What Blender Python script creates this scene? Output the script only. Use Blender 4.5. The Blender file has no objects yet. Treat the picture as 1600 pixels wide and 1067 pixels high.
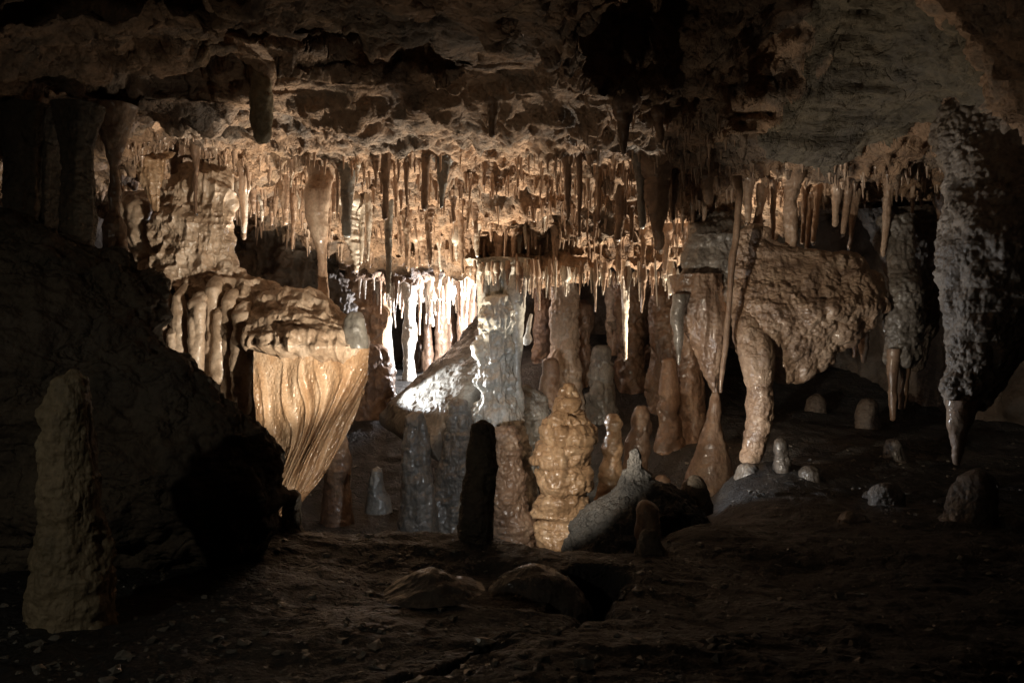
import bpy, math, random
import numpy as np
from mathutils import Vector
from mathutils.bvhtree import BVHTree

S = bpy.context.scene
COL = S.collection
random.seed(7)

# ------------------------------------------------------------------ camera
CZ = 1.5
LENS = 28.0
F = 1600 * LENS / 36.0
cam = bpy.data.cameras.new('camera')
cam.lens = LENS; cam.sensor_width = 36.0; cam.clip_start = 0.02; cam.clip_end = 200
co = bpy.data.objects.new('camera', cam); COL.objects.link(co)
co.location = (0, 0, CZ); co.rotation_euler = (math.radians(90), 0, 0)
S.camera = co

def P(px, py, Y):
    return np.array([(px - 800) / F * Y, Y, CZ - (py - 533.5) / F * Y])

# ------------------------------------------------------------------ world, exposure, lamps
w = bpy.data.worlds.new('World'); S.world = w; w.use_nodes = True
w.node_tree.nodes['Background'].inputs[0].default_value = (0, 0, 0, 1)
w.node_tree.nodes['Background'].inputs[1].default_value = 0.0
S.view_settings.view_transform = 'Standard'; S.view_settings.look = 'None'
S.view_settings.gamma = 1; S.view_settings.use_curve_mapping = False
S.view_settings.exposure = 0.15
S.cycles.max_bounces = 5; S.cycles.diffuse_bounces = 3; S.cycles.glossy_bounces = 2

def lamp(name, loc, target, power, color, size=0.03, angle=150, blend=0.6):
    l = bpy.data.lights.new(name, 'SPOT'); l.energy = power; l.color = color
    l.shadow_soft_size = size; l.spot_size = math.radians(angle); l.spot_blend = blend
    o = bpy.data.objects.new(name, l); COL.objects.link(o)
    o.location = Vector(loc)
    o.rotation_euler = (Vector(target) - Vector(loc)).to_track_quat('-Z', 'Y').to_euler()
    return o
WARM = (1.0, 0.87, 0.69); COOL = (0.90, 0.95, 1.0)
lamp('hidden_spot', (-.22, 3.02, .64), P(430, 640, 4.1), 34, WARM, 0.015, 54, 0.5)       # behind the front ledge, aimed at the drapery
lamp('hidden_spot', (-.135, 2.95, 1.13), P(330, 440, 4.3), 135, WARM, 0.015, 46, 0.5)
lamp('hidden_spot', (-.125, 2.95, 1.08), P(1225, 530, 4.5), 92, WARM, 0.015, 50, 0.6)    # behind the silhouetted stalagmite
lamp('hidden_spot', (-.125, 2.95, 1.08), P(940, 735, 4.1), 50, WARM, 0.015, 56, 0.5)
lamp('hidden_spot', (.60, 3.93, .86), P(968, 690, 4.6), 4, WARM, 0.015, 52, 0.7)      # added for the slender stalagmites, unseen behind the peak of the mound
lamp('hidden_spot', (-.125, 2.95, 1.08), P(690, 760, 4.8), 17, COOL, 0.015, 70, 0.8)  # added fill for the pit, in place of bounced light
lamp('hidden_spot', (.61, 3.95, .86), P(1400, 130, 3.9), 38, WARM, 0.015, 48, 0.7)  # added to brighten the scratched limestone
lamp('hidden_spot', (-.135, 2.95, 1.08), P(785, 560, 5.2), 34, COOL, 0.015, 30, 0.7)  # extra cool beam added to brighten the pale column
lamp('hidden_spot', (-.30, 3.02, .66), P(760, 90, 2.7), 9, WARM, 0.015, 150, 0.7)       # added fill that lifts the near roof
lamp('hidden_spot', (-.60, 5.02, .82), (-.85, 4.85, 2.3), 260, WARM, 0.015, 96, 0.6)      # in the pit, aimed at the roof
lamp('hidden_spot', (1.33, 5.33, .87), (.80, 5.05, 2.25), 240, WARM, 0.015, 94, 0.6)   # behind the smooth brown stalagmite
lamp('hidden_spot', P(770, 520, 7.0), P(610, 470, 7.3), 260, (0.97, 0.96, 1.0), 0.015, 165, 0.4)
lamp('hidden_spot', P(562, 606, 5.6), P(712, 600, 5.4), 190, (0.90, 0.95, 1.0), 0.015, 48, 0.6)
lamp('hidden_spot', (.42, 5.2, .56), P(970, 560, 7.2), 8, WARM, 0.015, 100, 0.6)    # added fill for the back columns, unseen behind the ochre tower
lamp('hidden_spot', (.61, 3.95, .86), P(1420, 560, 4.4), 15, COOL, 0.015, 100, 0.5)
lamp('fill_lamp', (-1.5, 0.2, 1.95), P(250, 820, 2.2), 9, (1.0, 0.92, 0.74), 0.03, 95, 0.9)  # unseen fill light added for the boulder and front left stalagmite

# ------------------------------------------------------------------ noise (numpy)
def _h(ix, iy, iz, seed):
    h = (ix.astype(np.uint32) * np.uint32(374761393) + iy.astype(np.uint32) * np.uint32(668265263)
         + iz.astype(np.uint32) * np.uint32(2147483647) + np.uint32(seed * 974634777 & 0xffffffff))
    h = (h ^ (h >> np.uint32(13))) * np.uint32(1274126177)
    h = (h ^ (h >> np.uint32(16))) * np.uint32(2246822519)
    h = h ^ (h >> np.uint32(15))
    return h.astype(np.float32) / np.float32(4294967295.0)
def vn(p, seed=0):
    q = np.floor(p); f = (p - q).astype(np.float32); q = q.astype(np.int64)
    f = f * f * f * (f * (f * 6 - 15) + 10)
    r = 0
    for a in (0, 1):
        wa = f[:, 0] if a else 1 - f[:, 0]
        for b in (0, 1):
            wb = f[:, 1] if b else 1 - f[:, 1]
            for c in (0, 1):
                wc = f[:, 2] if c else 1 - f[:, 2]
                r = r + wa * wb * wc * _h(q[:, 0] + a, q[:, 1] + b, q[:, 2] + c, seed)
    return r * 2 - 1
def fbm(p, octv=4, gain=0.5, seed=0, kind='f'):
    a = 1.0; s = 0; tot = 0; k = 1.0
    for i in range(octv):
        n = vn(p * k + 17.3 * i, seed + i)
        if kind == 'b': n = 1 - 2.2 * np.abs(n)
        if kind == 'i': n = 2.2 * np.abs(n) - 1
        s = s + a * n; tot += a; a *= gain; k *= 2.03
    return s / tot
def worley(p, seed=0):
    q = np.floor(p).astype(np.int64); best = np.full(len(p), 9.0, np.float32)
    for a in (-1, 0, 1):
        for b in (-1, 0, 1):
            for c in (-1, 0, 1):
                ix, iy, iz = q[:, 0] + a, q[:, 1] + b, q[:, 2] + c
                dx = ix + _h(ix, iy, iz, seed) - p[:, 0]
                dy = iy + _h(ix, iy, iz, seed + 1) - p[:, 1]
                dz = iz + _h(ix, iy, iz, seed + 2) - p[:, 2]
                best = np.minimum(best, dx * dx + dy * dy + dz * dz)
    return np.clip(1 - best * 1.6, -0.3, 1)
def noise(p, spec, seed):
    """spec: list of (kind, size_m, amplitude_m, zstretch, octaves)"""
    d = 0
    for j, s in enumerate(spec):
        kind, size, amp = s[:3]; zs = s[3] if len(s) > 3 else 1.0; oc = s[4] if len(s) > 4 else 4
        q = p / size; q = q * np.array([1, 1, 1 / zs]); q = q + seed * 3.17
        if kind == 'w': d = d + amp * (.65 + .9 * vn(p * 4.5, seed + 60)).clip(.1, 1.3) * worley(q + .35 * vn(q * 1.7, seed + 9)[:, None], seed + j)
        else: d = d + amp * fbm(q, oc, 0.5, seed + 7 * j, kind)
    return d

# ------------------------------------------------------------------ mesh helpers
def link_mesh(name, V, Q, mat, parent=None, smooth=True):
    me = bpy.data.meshes.new(name)
    V = np.asarray(V, np.float32); Q = np.asarray(Q, np.int32)
    me.vertices.add(len(V)); me.vertices.foreach_set('co', V.ravel())
    me.loops.add(Q.size); me.loops.foreach_set('vertex_index', Q.ravel())
    me.polygons.add(len(Q)); k = Q.shape[1]
    me.polygons.foreach_set('loop_start', np.arange(0, Q.size, k, dtype=np.int32))
    me.polygons.foreach_set('loop_total', np.full(len(Q), k, np.int32))
    me.polygons.foreach_set('use_smooth', np.full(len(Q), smooth))
    me.update(calc_edges=True); me.validate()
    me.materials.append(mat)
    o = bpy.data.objects.new(name, me); COL.objects.link(o)
    if parent: o.parent = parent
    return o
def grid_q(nu, nv, wrap=False):
    i = np.arange(nu)[:, None]; j = np.arange(nv if wrap else nv - 1)[None, :]
    i = i[:-1]; j2 = (j + 1) % nv
    a = i * nv + j; b = i * nv + j2; c = (i + 1) * nv + j2; d = (i + 1) * nv + j
    return np.stack([a, b, c, d], -1).reshape(-1, 4)
def grid_n(G, wrap=False):
    du = np.gradient(G, axis=0)
    if wrap:
        dv = (np.roll(G, -1, 1) - np.roll(G, 1, 1)) / 2
    else: dv = np.gradient(G, axis=1)
    n = np.cross(du, dv); n /= (np.linalg.norm(n, axis=2, keepdims=True) + 1e-9)
    return n
def tag(o, label, cat, group=None):
    o['label'] = label; o['category'] = cat
    if group: o['group'] = group
    return o
def struct(o):
    o['kind'] = 'structure'; return o

# ------------------------------------------------------------------ materials
def rock(name, cols, rough=0.6, scale=6.0, bump=0.5, fine=60.0, streak=1.0, spec=0.5, sss=0.0, spark=0.0, dark=0.0, bdist=0.012, crack=0):
    m = bpy.data.materials.new(name); m.use_nodes = True
    nt = m.node_tree; N = nt.nodes; L = nt.links
    b = N['Principled BSDF']
    geo = N.new('ShaderNodeNewGeometry')
    mp = N.new('ShaderNodeMapping'); mp.inputs['Scale'].default_value = (1, 1, 1 / streak)
    L.new(geo.outputs['Position'], mp.inputs['Vector'])
    n1 = N.new('ShaderNodeTexNoise'); n1.inputs['Scale'].default_value = scale
    n1.inputs['Detail'].default_value = 8; n1.inputs['Roughness'].default_value = 0.62
    n1.inputs['Distortion'].default_value = 0.4
    L.new(mp.outputs[0], n1.inputs['Vector'])
    cr = N.new('ShaderNodeValToRGB'); e = cr.color_ramp.elements
    n = len(cols)
    for i, c in enumerate(cols):
        pos = 0.34 + 0.34 * i / max(1, n - 1)
        if i == 0: e[0].position = pos; e[0].color = (*c, 1)
        elif i == n - 1: e[-1].position = pos; e[-1].color = (*c, 1)
        else:
            x = e.new(pos); x.color = (*c, 1)
    L.new(n1.outputs[0], cr.inputs[0])
    # fine mottling
    n2 = N.new('ShaderNodeTexNoise'); n2.inputs['Scale'].default_value = fine
    n2.inputs['Detail'].default_value = 6; n2.inputs['Roughness'].default_value = 0.7
    L.new(geo.outputs['Position'], n2.inputs['Vector'])
    mr = N.new('ShaderNodeMapRange'); mr.inputs[1].default_value = 0.3; mr.inputs[2].default_value = 0.7
    mr.inputs[3].default_value = 0.62; mr.inputs[4].default_value = 1.15
    L.new(n2.outputs[0], mr.inputs[0])
    mx = N.new('ShaderNodeMix'); mx.data_type = 'RGBA'; mx.blend_type = 'MULTIPLY'; mx.inputs[0].default_value = 1
    L.new(cr.outputs[0], mx.inputs[6]); L.new(mr.outputs[0], mx.inputs[7])
    col = mx.outputs[2]
    if dark > 0:   # sooty / manganese stains
        n3 = N.new('ShaderNodeTexNoise'); n3.inputs['Scale'].default_value = 1.7; n3.inputs['Detail'].default_value = 9
        n3.inputs['Roughness'].default_value = 0.7; L.new(geo.outputs['Position'], n3.inputs['Vector'])
        r3 = N.new('ShaderNodeMapRange'); r3.inputs[1].default_value = 0.5; r3.inputs[2].default_value = 0.62
        r3.inputs[3].default_value = 0; r3.inputs[4].default_value = dark
        L.new(n3.outputs[0], r3.inputs[0])
        m3 = N.new('ShaderNodeMix'); m3.data_type = 'RGBA'
        L.new(r3.outputs[0], m3.inputs[0]); L.new(col, m3.inputs[6]); m3.inputs[7].default_value = (0.16, 0.14, 0.12, 1)
        col = m3.outputs[2]
    L.new(col, b.inputs['Base Color'])
    rr = N.new('ShaderNodeMapRange'); rr.inputs[1].default_value = 0.35; rr.inputs[2].default_value = 0.65
    rr.inputs[3].default_value = max(0.08, rough - 0.22); rr.inputs[4].default_value = min(1, rough + 0.2)
    L.new(n1.outputs[0], rr.inputs[0]); L.new(rr.outputs[0], b.inputs['Roughness'])
    b.inputs['Specular IOR Level'].default_value = spec
    if spec > .45: b.inputs['Coat Weight'].default_value = .35; b.inputs['Coat Roughness'].default_value = .16
    if sss > 0:
        b.inputs['Subsurface Weight'].default_value = sss
        b.inputs['Subsurface Radius'].default_value = (1.0, 0.45, 0.2)
        b.inputs['Subsurface Scale'].default_value = 0.02
    # bump: mid + fine
    n4 = N.new('ShaderNodeTexNoise'); n4.inputs['Scale'].default_value = fine * 0.45
    n4.inputs['Detail'].default_value = 10; n4.inputs['Roughness'].default_value = 0.68
    L.new(mp.outputs[0], n4.inputs['Vector'])
    bp = N.new('ShaderNodeBump'); bp.inputs['Strength'].default_value = bump; bp.inputs['Distance'].default_value = bdist
    L.new(n4.outputs[0], bp.inputs['Height'])
    v = N.new('ShaderNodeTexVoronoi'); v.inputs['Scale'].default_value = fine * 1.3
    L.new(geo.outputs['Position'], v.inputs['Vector'])
    bp2 = N.new('ShaderNodeBump'); bp2.inputs['Strength'].default_value = bump * 0.6; bp2.inputs['Distance'].default_value = bdist * 0.25
    bp2.invert = True
    L.new(v.outputs['Distance'], bp2.inputs['Height']); L.new(bp.outputs[0], bp2.inputs['Normal'])
    last = bp2
    if crack:
        nv_ = N.new('ShaderNodeTexNoise'); nv_.inputs['Scale'].default_value = crack * 1.5; nv_.inputs['Detail'].default_value = 5
        L.new(geo.outputs['Position'], nv_.inputs['Vector'])
        va = N.new('ShaderNodeVectorMath'); va.operation = 'MULTIPLY_ADD'; va.inputs[1].default_value = (.9, .9, .9)
        L.new(nv_.outputs['Color'], va.inputs[0]); L.new(geo.outputs['Position'], va.inputs[2])
        ve = N.new('ShaderNodeTexVoronoi'); ve.feature = 'DISTANCE_TO_EDGE'; ve.inputs['Scale'].default_value = crack
        L.new(va.outputs[0], ve.inputs['Vector'])
        rc = N.new('ShaderNodeMapRange'); rc.inputs[1].default_value = 0; rc.inputs[2].default_value = .06; L.new(ve.outputs['Distance'], rc.inputs[0])
        bp3 = N.new('ShaderNodeBump'); bp3.inputs['Strength'].default_value = .45; bp3.inputs['Distance'].default_value = .03
        L.new(rc.outputs[0], bp3.inputs['Height']); L.new(last.outputs[0], bp3.inputs['Normal']); last = bp3
    L.new(last.outputs[0], b.inputs['Normal'])
    return m
M = {}
M['ceil'] = rock('ceiling_rock', [(.16, .10, .065), (.37, .235, .145), (.48, .305, .19), (.29, .21, .15), (.53, .36, .23)], 0.75, 3.0, 1.0, 30, 1, 0.3, dark=0.6, bdist=0.045, crack=3.2)
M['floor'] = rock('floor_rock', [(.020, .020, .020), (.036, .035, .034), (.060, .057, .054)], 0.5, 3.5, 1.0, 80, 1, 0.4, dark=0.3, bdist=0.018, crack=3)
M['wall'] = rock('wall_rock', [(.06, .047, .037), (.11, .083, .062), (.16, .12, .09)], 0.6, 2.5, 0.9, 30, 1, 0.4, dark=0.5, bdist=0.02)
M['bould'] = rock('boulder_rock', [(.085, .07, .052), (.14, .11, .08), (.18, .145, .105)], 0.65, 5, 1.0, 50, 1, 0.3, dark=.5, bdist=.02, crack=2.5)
M['umber'] = rock('umber_coralloid_rock', [(.12, .092, .07), (.20, .158, .12), (.28, .225, .175)], 0.5, 6, 0.8, 60, 1, 0.4, bdist=0.01)
M['wet'] = rock('wet_dark_rock', [(.06, .05, .042), (.10, .083, .068), (.15, .12, .095)], 0.36, 5, 1.0, 60, 1.3, 0.5, bdist=.014)
M['dull'] = rock('dull_ochre_calcite', [(.20, .16, .10), (.32, .25, .16), (.40, .33, .22)], 0.5, 7, 0.8, 60, 1.4, 0.3, bdist=.012)
M['tan'] = rock('tan_flowstone', [(.30, .21, .14), (.46, .34, .24), (.58, .46, .35)], 0.42, 7, 0.5, 50, 1.6, 0.5)
M['curt'] = rock('drapery_calcite', [(.30, .17, .09), (.44, .28, .16), (.54, .39, .26)], 0.38, 9, 0.5, 90, 5, 0.5, bdist=0.006)
M['pale'] = rock('pale_calcite', [(.42, .40, .34), (.56, .53, .46), (.64, .60, .52)], 0.33, 8, 0.5, 60, 1.5, 0.5, bdist=0.008)
M['grey'] = rock('grey_calcite', [(.11, .10, .088), (.19, .175, .15), (.27, .245, .21)], 0.4, 8, 0.7, 60, 1.5, 0.5, bdist=0.01)
M['brown'] = rock('brown_calcite', [(.12, .072, .045), (.22, .135, .085), (.31, .21, .135)], 0.5, 8, 0.6, 55, 2.0, 0.5)
M['knob'] = rock('ochre_calcite', [(.24, .145, .08), (.38, .24, .135), (.48, .33, .20)], 0.36, 9, 0.5, 55, 1, 0.5)
M['stal'] = rock('stalactite_calcite', [(.24, .16, .11), (.42, .28, .19), (.56, .43, .32)], 0.35, 9, 0.5, 70, 3, 0.5, bdist=0.006)
M['white'] = rock('white_calcite', [(.50, .42, .33), (.66, .58, .48), (.76, .70, .62)], 0.3, 14, 0.4, 80, 3, 0.5, bdist=0.005)
M['coral'] = rock('coralloid_rock', [(.20, .13, .09), (.36, .24, .16), (.46, .33, .23)], 0.45, 7, 0.9, 70, 1, 0.5, bdist=0.012)
M['gcoral'] = rock('grey_coralloid_rock', [(.10, .085, .07), (.18, .155, .13), (.26, .23, .20)], 0.38, 7, 0.8, 60, 1, 0.5, bdist=0.01)
M['pale_wall'] = rock('scratched_limestone', [(.13, .105, .075), (.20, .165, .115), (.27, .21, .14)], 0.8, 4, 1.0, 30, 0.25, 0.25, dark=.5, bdist=0.03, crack=3)

# ------------------------------------------------------------------ radial basis height fields
def rbf(pts, smooth=1e-3):
    A = np.array(pts, float); X = A[:, :2]; z = A[:, 2]; n = len(X)
    def K(r): return np.where(r > 1e-9, r * r * np.log(r + 1e-12), 0)
    D = np.linalg.norm(X[:, None] - X[None], axis=2)
    Mx = np.zeros((n + 3, n + 3)); Mx[:n, :n] = K(D) + smooth * np.eye(n)
    Mx[:n, n] = 1; Mx[:n, n + 1:] = X; Mx[n, :n] = 1; Mx[n + 1:, :n] = X.T
    wv = np.linalg.solve(Mx, np.concatenate([z, np.zeros(3)]))
    def ev(Q):
        out = np.zeros(len(Q))
        for i in range(0, len(Q), 40000):
            q = Q[i:i + 40000]; d = np.linalg.norm(q[:, None] - X[None], axis=2)
            out[i:i + 40000] = K(d) @ wv[:n] + wv[n] + q @ wv[n + 1:]
        return out
    return ev
def seg_dist(Q, poly):
    best = np.full(len(Q), 1e9)
    for a, b in zip(poly[:-1], poly[1:]):
        a = np.array(a[:2], float); b = np.array(b[:2], float); ab = b - a
        t = np.clip(((Q - a) @ ab) / (ab @ ab), 0, 1)
        best = np.minimum(best, np.linalg.norm(Q - a - t[:, None] * ab, axis=1))
    return best

def rows(tab):
    out = []
    for py, lst in tab:
        for px, Y in lst: out.append(P(px, py, Y))
    return out
ceil_pts = rows([
    (0, [(0, 1.9), (200, 1.95), (400, 2.0), (600, 2.05), (800, 2.05), (950, 2.15), (1090, 2.6), (1200, 2.9), (1370, 3.5), (1480, 2.9), (1560, 2.2)]),
    (100, [(0, 2.4), (200, 2.7), (400, 2.7), (560, 3.0), (700, 2.7), (850, 2.7), (1000, 2.8), (1120, 3.2), (1250, 3.75), (1400, 3.75), (1550, 2.7)]),
    (200, [(0, 2.9), (170, 3.6), (400, 3.5), (600, 3.45), (800, 3.4), (1000, 3.4), (1120, 3.55), (1270, 4.1), (1420, 4.1), (1560, 3.3)]),
    (250, [(0, 3.6), (170, 4.2), (330, 4.2), (500, 4.1), (700, 4.05), (900, 4.05), (1100, 4.15), (1300, 4.35), (1450, 4.4), (1580, 4.0)]),
    (300, [(50, 4.6), (250, 4.9), (400, 4.8), (600, 4.6), (800, 4.6), (1000, 4.6), (1200, 4.8), (1400, 4.9), (1560, 4.7)]),
    (340, [(300, 5.6), (450, 5.4), (650, 5.0), (800, 4.95), (1000, 4.95), (1150, 5.1), (1280, 5.5), (1400, 5.6)]),
    (390, [(600, 5.5), (700, 5.35), (850, 5.3), (1000, 5.3), (1080, 5.3)]),
    (425, [(590, 5.8), (700, 5.6), (850, 5.5), (1000, 5.5), (1070, 5.5)]),
])
ceil_pts += [(-.12, 5.75, CZ + .44), (.1, 5.8, CZ + .5), (-1.3, 6.6, CZ + .55), (-0.6, 6.3, CZ + .52), (-1.2, 7.6, CZ + .62), (-.3, 7.6, CZ + .6), (-.6, 8.6, CZ + .7),
             (.3, 6.3, CZ + .9), (1.0, 6.3, CZ + 1.0), (.6, 7.5, CZ + 1.2), (2.0, 7.0, CZ + 1.1), (3.5, 6.8, CZ + 1.1), (2.2, 8.8, CZ + 1.2),
             (-2.6, 6.6, CZ + 1.0), (-2.6, 8.4, CZ + 1.2), (-4.5, 6, CZ + 1.0), (-4.5, 4, CZ + .9), (-5, 1, CZ + .9), (5, 6, CZ + 1.0), (5, 3.4, CZ + .9), (5, 1, CZ + 1.0),
             (0, 1.0, CZ + .75), (-2, 1, CZ + .8), (2, 1, CZ + .9), (-2, -2, CZ + .9), (2, -2, CZ + .9), (0, -1, CZ + .95)]
ceil_f = rbf(ceil_pts, 2e-3)
cavities = [  # dark pockets up in the roof: centre px, py, Y, radii x, y, height
    (555, 116, 2.95, .26, .19, .6), (1100, 45, 2.75, .27, .40, .9), (1010, 95, 2.75, .16, .16, .4), (1215, 165, 3.85, .18, .30, .4), (90, 70, 2.1, .3, .25, .5), (250, 160, 3.15, .35, .22, .25), (1010, 400, 5.35, .3, .10, .2), (915, 405, 5.3, .14, .06, .15), (590, 395, 5.55, .3, .12, .3)]
def ceil_z(Q):
    z = ceil_f(Q)
    wob = 0.25 * vn(np.c_[Q * 3.0, np.zeros(len(Q))], 5) + 0.15 * vn(np.c_[Q * 8.0, np.zeros(len(Q))], 6)
    for px, py, Y, rx, ry, h in cavities:
        c = P(px, py, Y); r = np.sqrt(((Q[:, 0] - c[0]) / rx) ** 2 + ((Q[:, 1] - c[1]) / ry) ** 2) + wob
        k_ = np.clip((1.35 - r) / 0.9, 0, 1); z = z + h * k_ * k_ * (3 - 2 * k_)
    return z
# grid denser with nearness
def hf_grid(ys, us, wf):
    Yg, Ug = np.meshgrid(ys, us, indexing='ij')
    return np.stack([Ug * wf(Yg), Yg], -1)
ys = np.concatenate([np.linspace(-2.5, 1.2, 70), np.geomspace(1.22, 9.6, 760)])
us = np.linspace(-1, 1, 860)
XY = hf_grid(ys, us, lambda y: np.maximum(2.2, 0.78 * y + 1.2))
Q = XY.reshape(-1, 2)
z = ceil_z(Q)
G = np.concatenate([XY, z.reshape(XY.shape[0], XY.shape[1], 1)], 2)
n = grid_n(G)
n = n * np.where(n[:, :, 2:3] > 0, -1, 1)   # face down
p = G.reshape(-1, 3)
an = np.array([1.0, 1.0, 1.0])
d = noise(p, [('f', .6, .06), ('i', .42, .085, 1, 6), ('i', .15, .035, 1, 5), ('f', .06, .012, 1, 3)], 11)
# bedded, scaly layers stretched across x
q = p * np.array([1 / .45, 1 / .12, 1 / .12]) + vn(p * 2, 3)[:, None] * .6
lay = fbm(q, 4, .55, 31, 'i')
d += .042 * lay
# crumbly coat in the mid-depth band
band = np.clip((p[:, 1] - 3.3) / .6, 0, 1)
d += (1 - band) * noise(p, [('i', .22, .045, 1, 6), ('f', .05, .010, 1, 3)], 261)
d += band * noise(p, [('i', .28, .085, .5, 3), ('b', .09, .030, 1, 3), ('i', .05, .018, 1, 3)], 61)
# smooth scratched dome on the right
cd = P(1370, 150, 3.9); rr = np.sqrt(((p[:, 0] - cd[0]) / .40) ** 2 + ((p[:, 1] - cd[1]) / .55) ** 2) + .35 * vn(p * 3, 91) + .2 * vn(p * 9, 92)
sm = np.clip((1.1 - rr) / .2, 0, 1)
scr = noise(p * np.array([.5, 3.0, 3.0]), [('i', .30, .055, 1, 6)], 77) + .03 * vn(p * 2.5, 9) + noise(p * np.array([4.0, .5, .5]) + p[:, [1, 0, 2]], [('i', .6, .026, 1, 4)], 79) - .05
d = d * (1 - sm) + scr * sm
# terraces
p2 = p + n.reshape(-1, 3) * d[:, None]
st = .085; t = p2[:, 2] / st + .7 * vn(p * 1.8, 41) + .25 * vn(p * 7, 42); fr = t - np.floor(t)
terr = (np.clip((fr - .35) / .3, 0, 1) - fr) * st
p2[:, 2] += terr * .75 * (1 - sm) * (0.5 + .5 * vn(p * 1.3, 48))
ceiling = struct(link_mesh('cave_ceiling', p2, grid_q(*XY.shape[:2]), M['ceil']))
ceiling.data.materials.append(M['pale_wall'])
fq = (sm + .5 * vn(p * 6, 15) * (sm > 0))[grid_q(*XY.shape[:2])[:, 0]] > .55
ceiling.data.polygons.foreach_set('material_index', fq.astype(np.int32))
bv_ceil = BVHTree.FromPolygons([tuple(v) for v in p2[:, :].tolist()], grid_q(*XY.shape[:2]).tolist())

# ------------------------------------------------------------------ floor
fl = rows([
    (1067, [(0, 1.3), (400, 1.32), (800, 1.36), (1200, 1.45), (1600, 1.5)]),
    (960, [(0, 1.8), (300, 1.85), (600, 1.9), (850, 1.95), (1100, 1.95), (1350, 2.0), (1600, 2.05)]),
    (880, [(300, 2.35), (430, 2.4), (560, 2.5), (700, 2.55), (870, 2.5), (1000, 2.5), (1200, 2.55), (1400, 2.6), (1600, 2.65)]),
    (838, [(430, 2.7), (520, 2.75), (620, 2.8), (740, 2.8)]),
    (820, [(1060, 3.2), (1200, 3.2), (1400, 3.2), (1600, 3.3)]),
    (770, [(1185, 3.9), (1270, 3.9), (1400, 3.9), (1600, 4.0)]),
    (730, [(1170, 4.5), (1300, 4.6), (1450, 4.7), (1600, 4.8)]),
    (690, [(1240, 5.4), (1350, 5.6), (1500, 5.6)]),
    (660, [(1130, 6.1), (1050, 6.2), (950, 6.3)]),
    (620, [(1200, 6.8), (1400, 7.0)]),
    (560, [(900, 7.4), (1050, 7.4), (1200, 7.8), (1400, 8.2)]),
])
fl += [(.95, 4.2, .5), (.9, 3.9, .5), (-.9, 3.4, .35), (-.4, 3.12, .42), (0, 3.15, .42), (0, 3.6, .25), (.35, 3.6, .15), (-.8, 4.4, .3), (-.3, 4.6, .28), (.3, 4.6, .15), (.9, 4.7, .3), (.7, 5.2, .4),
       (-1, 5.4, .5), (-.3, 5.6, .5), (.4, 5.6, .4), (-1, 6.4, 1.0), (-.5, 7, 1.15), (-.8, 8.4, 1.25), (-2, 4.4, .4), (-2.4, 6, .9), (-4, 3, .8), (-4, 6, 1), (-5, 0, .8), (5, 0, .8), (5, 4, .8), (5, 7, 1.0), (0, -2, .8), (-2, 0, .85), (2, 0, .85), (0, 9.4, 1.6), (3, 9.4, 1.4)]
floor_f = rbf(fl, 1e-3)
ys = np.concatenate([np.linspace(-2.5, 1.0, 40), np.geomspace(1.02, 9.8, 560)]); us = np.linspace(-1, 1, 760)
XY = hf_grid(ys, us, lambda y: np.maximum(2.2, 0.78 * y + 1.2)); Q = XY.reshape(-1, 2)
def zfloor(px, py, z):       # ground point for a pixel on the plane z
    Y = (CZ - z) / ((py - 533.5) / F); return ((px - 800) / F * Y, Y)
crack1 = [zfloor(*a, .86) for a in ((930, 905), (918, 950), (840, 1000), (760, 1030), (690, 1067), (600, 1120))]
crack2 = [zfloor(*a, .86) for a in ((500, 985), (460, 1005), (440, 1030), (425, 1067), (420, 1120))]
crack3 = [zfloor(*a, .84) for a in ((920, 950), (900, 900), (930, 870))]
z = floor_f(Q)
wq = np.c_[Q, np.zeros(len(Q))]
Qw = Q + .03 * np.c_[vn(wq * 9, 1), vn(wq * 9, 2)]
for c, wd, dp in ((crack1, .010, .05), (crack3, .05, .3)):
    z = z - dp * np.exp(-(seg_dist(Qw, c) / wd) ** 2)
G = np.concatenate([XY, z.reshape(XY.shape[0], XY.shape[1], 1)], 2); n = grid_n(G); n *= np.where(n[:, :, 2:3] < 0, -1, 1)
p = G.reshape(-1, 3)
d = noise(p * np.array([.6, 1, 1]), [('f', .9, .055, 1, 2), ('f', .4, .030), ('i', .30, .022, 1, 6), ('b', .09, .010, 1, 4), ('f', .03, .006)], 91)
p2 = p + n.reshape(-1, 3) * d[:, None]
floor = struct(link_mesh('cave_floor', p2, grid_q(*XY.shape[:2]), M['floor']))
bv_floor = BVHTree.FromPolygons([tuple(v) for v in p2.tolist()], grid_q(*XY.shape[:2]).tolist())

# ------------------------------------------------------------------ enclosing wall
th = np.linspace(0, 2 * np.pi, 900, endpoint=False); zs = np.linspace(-.4, 4.2, 190)
T, Z = np.meshgrid(th, zs, indexing='xy')
G = np.stack([4.6 * np.cos(T), 3.6 + 5.3 * np.sin(T), Z], -1)
n = -np.stack([np.cos(T), np.sin(T), 0 * T], -1)
p = G.reshape(-1, 3); d = noise(p, [('f', 1.3, .5), ('i', .5, .16, 2.2, 5), ('f', .12, .03, 2)], 123)
wall = struct(link_mesh('cave_wall', p + n.reshape(-1, 3) * d[:, None], grid_q(*T.shape, wrap=True), M['wall']))

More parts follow.
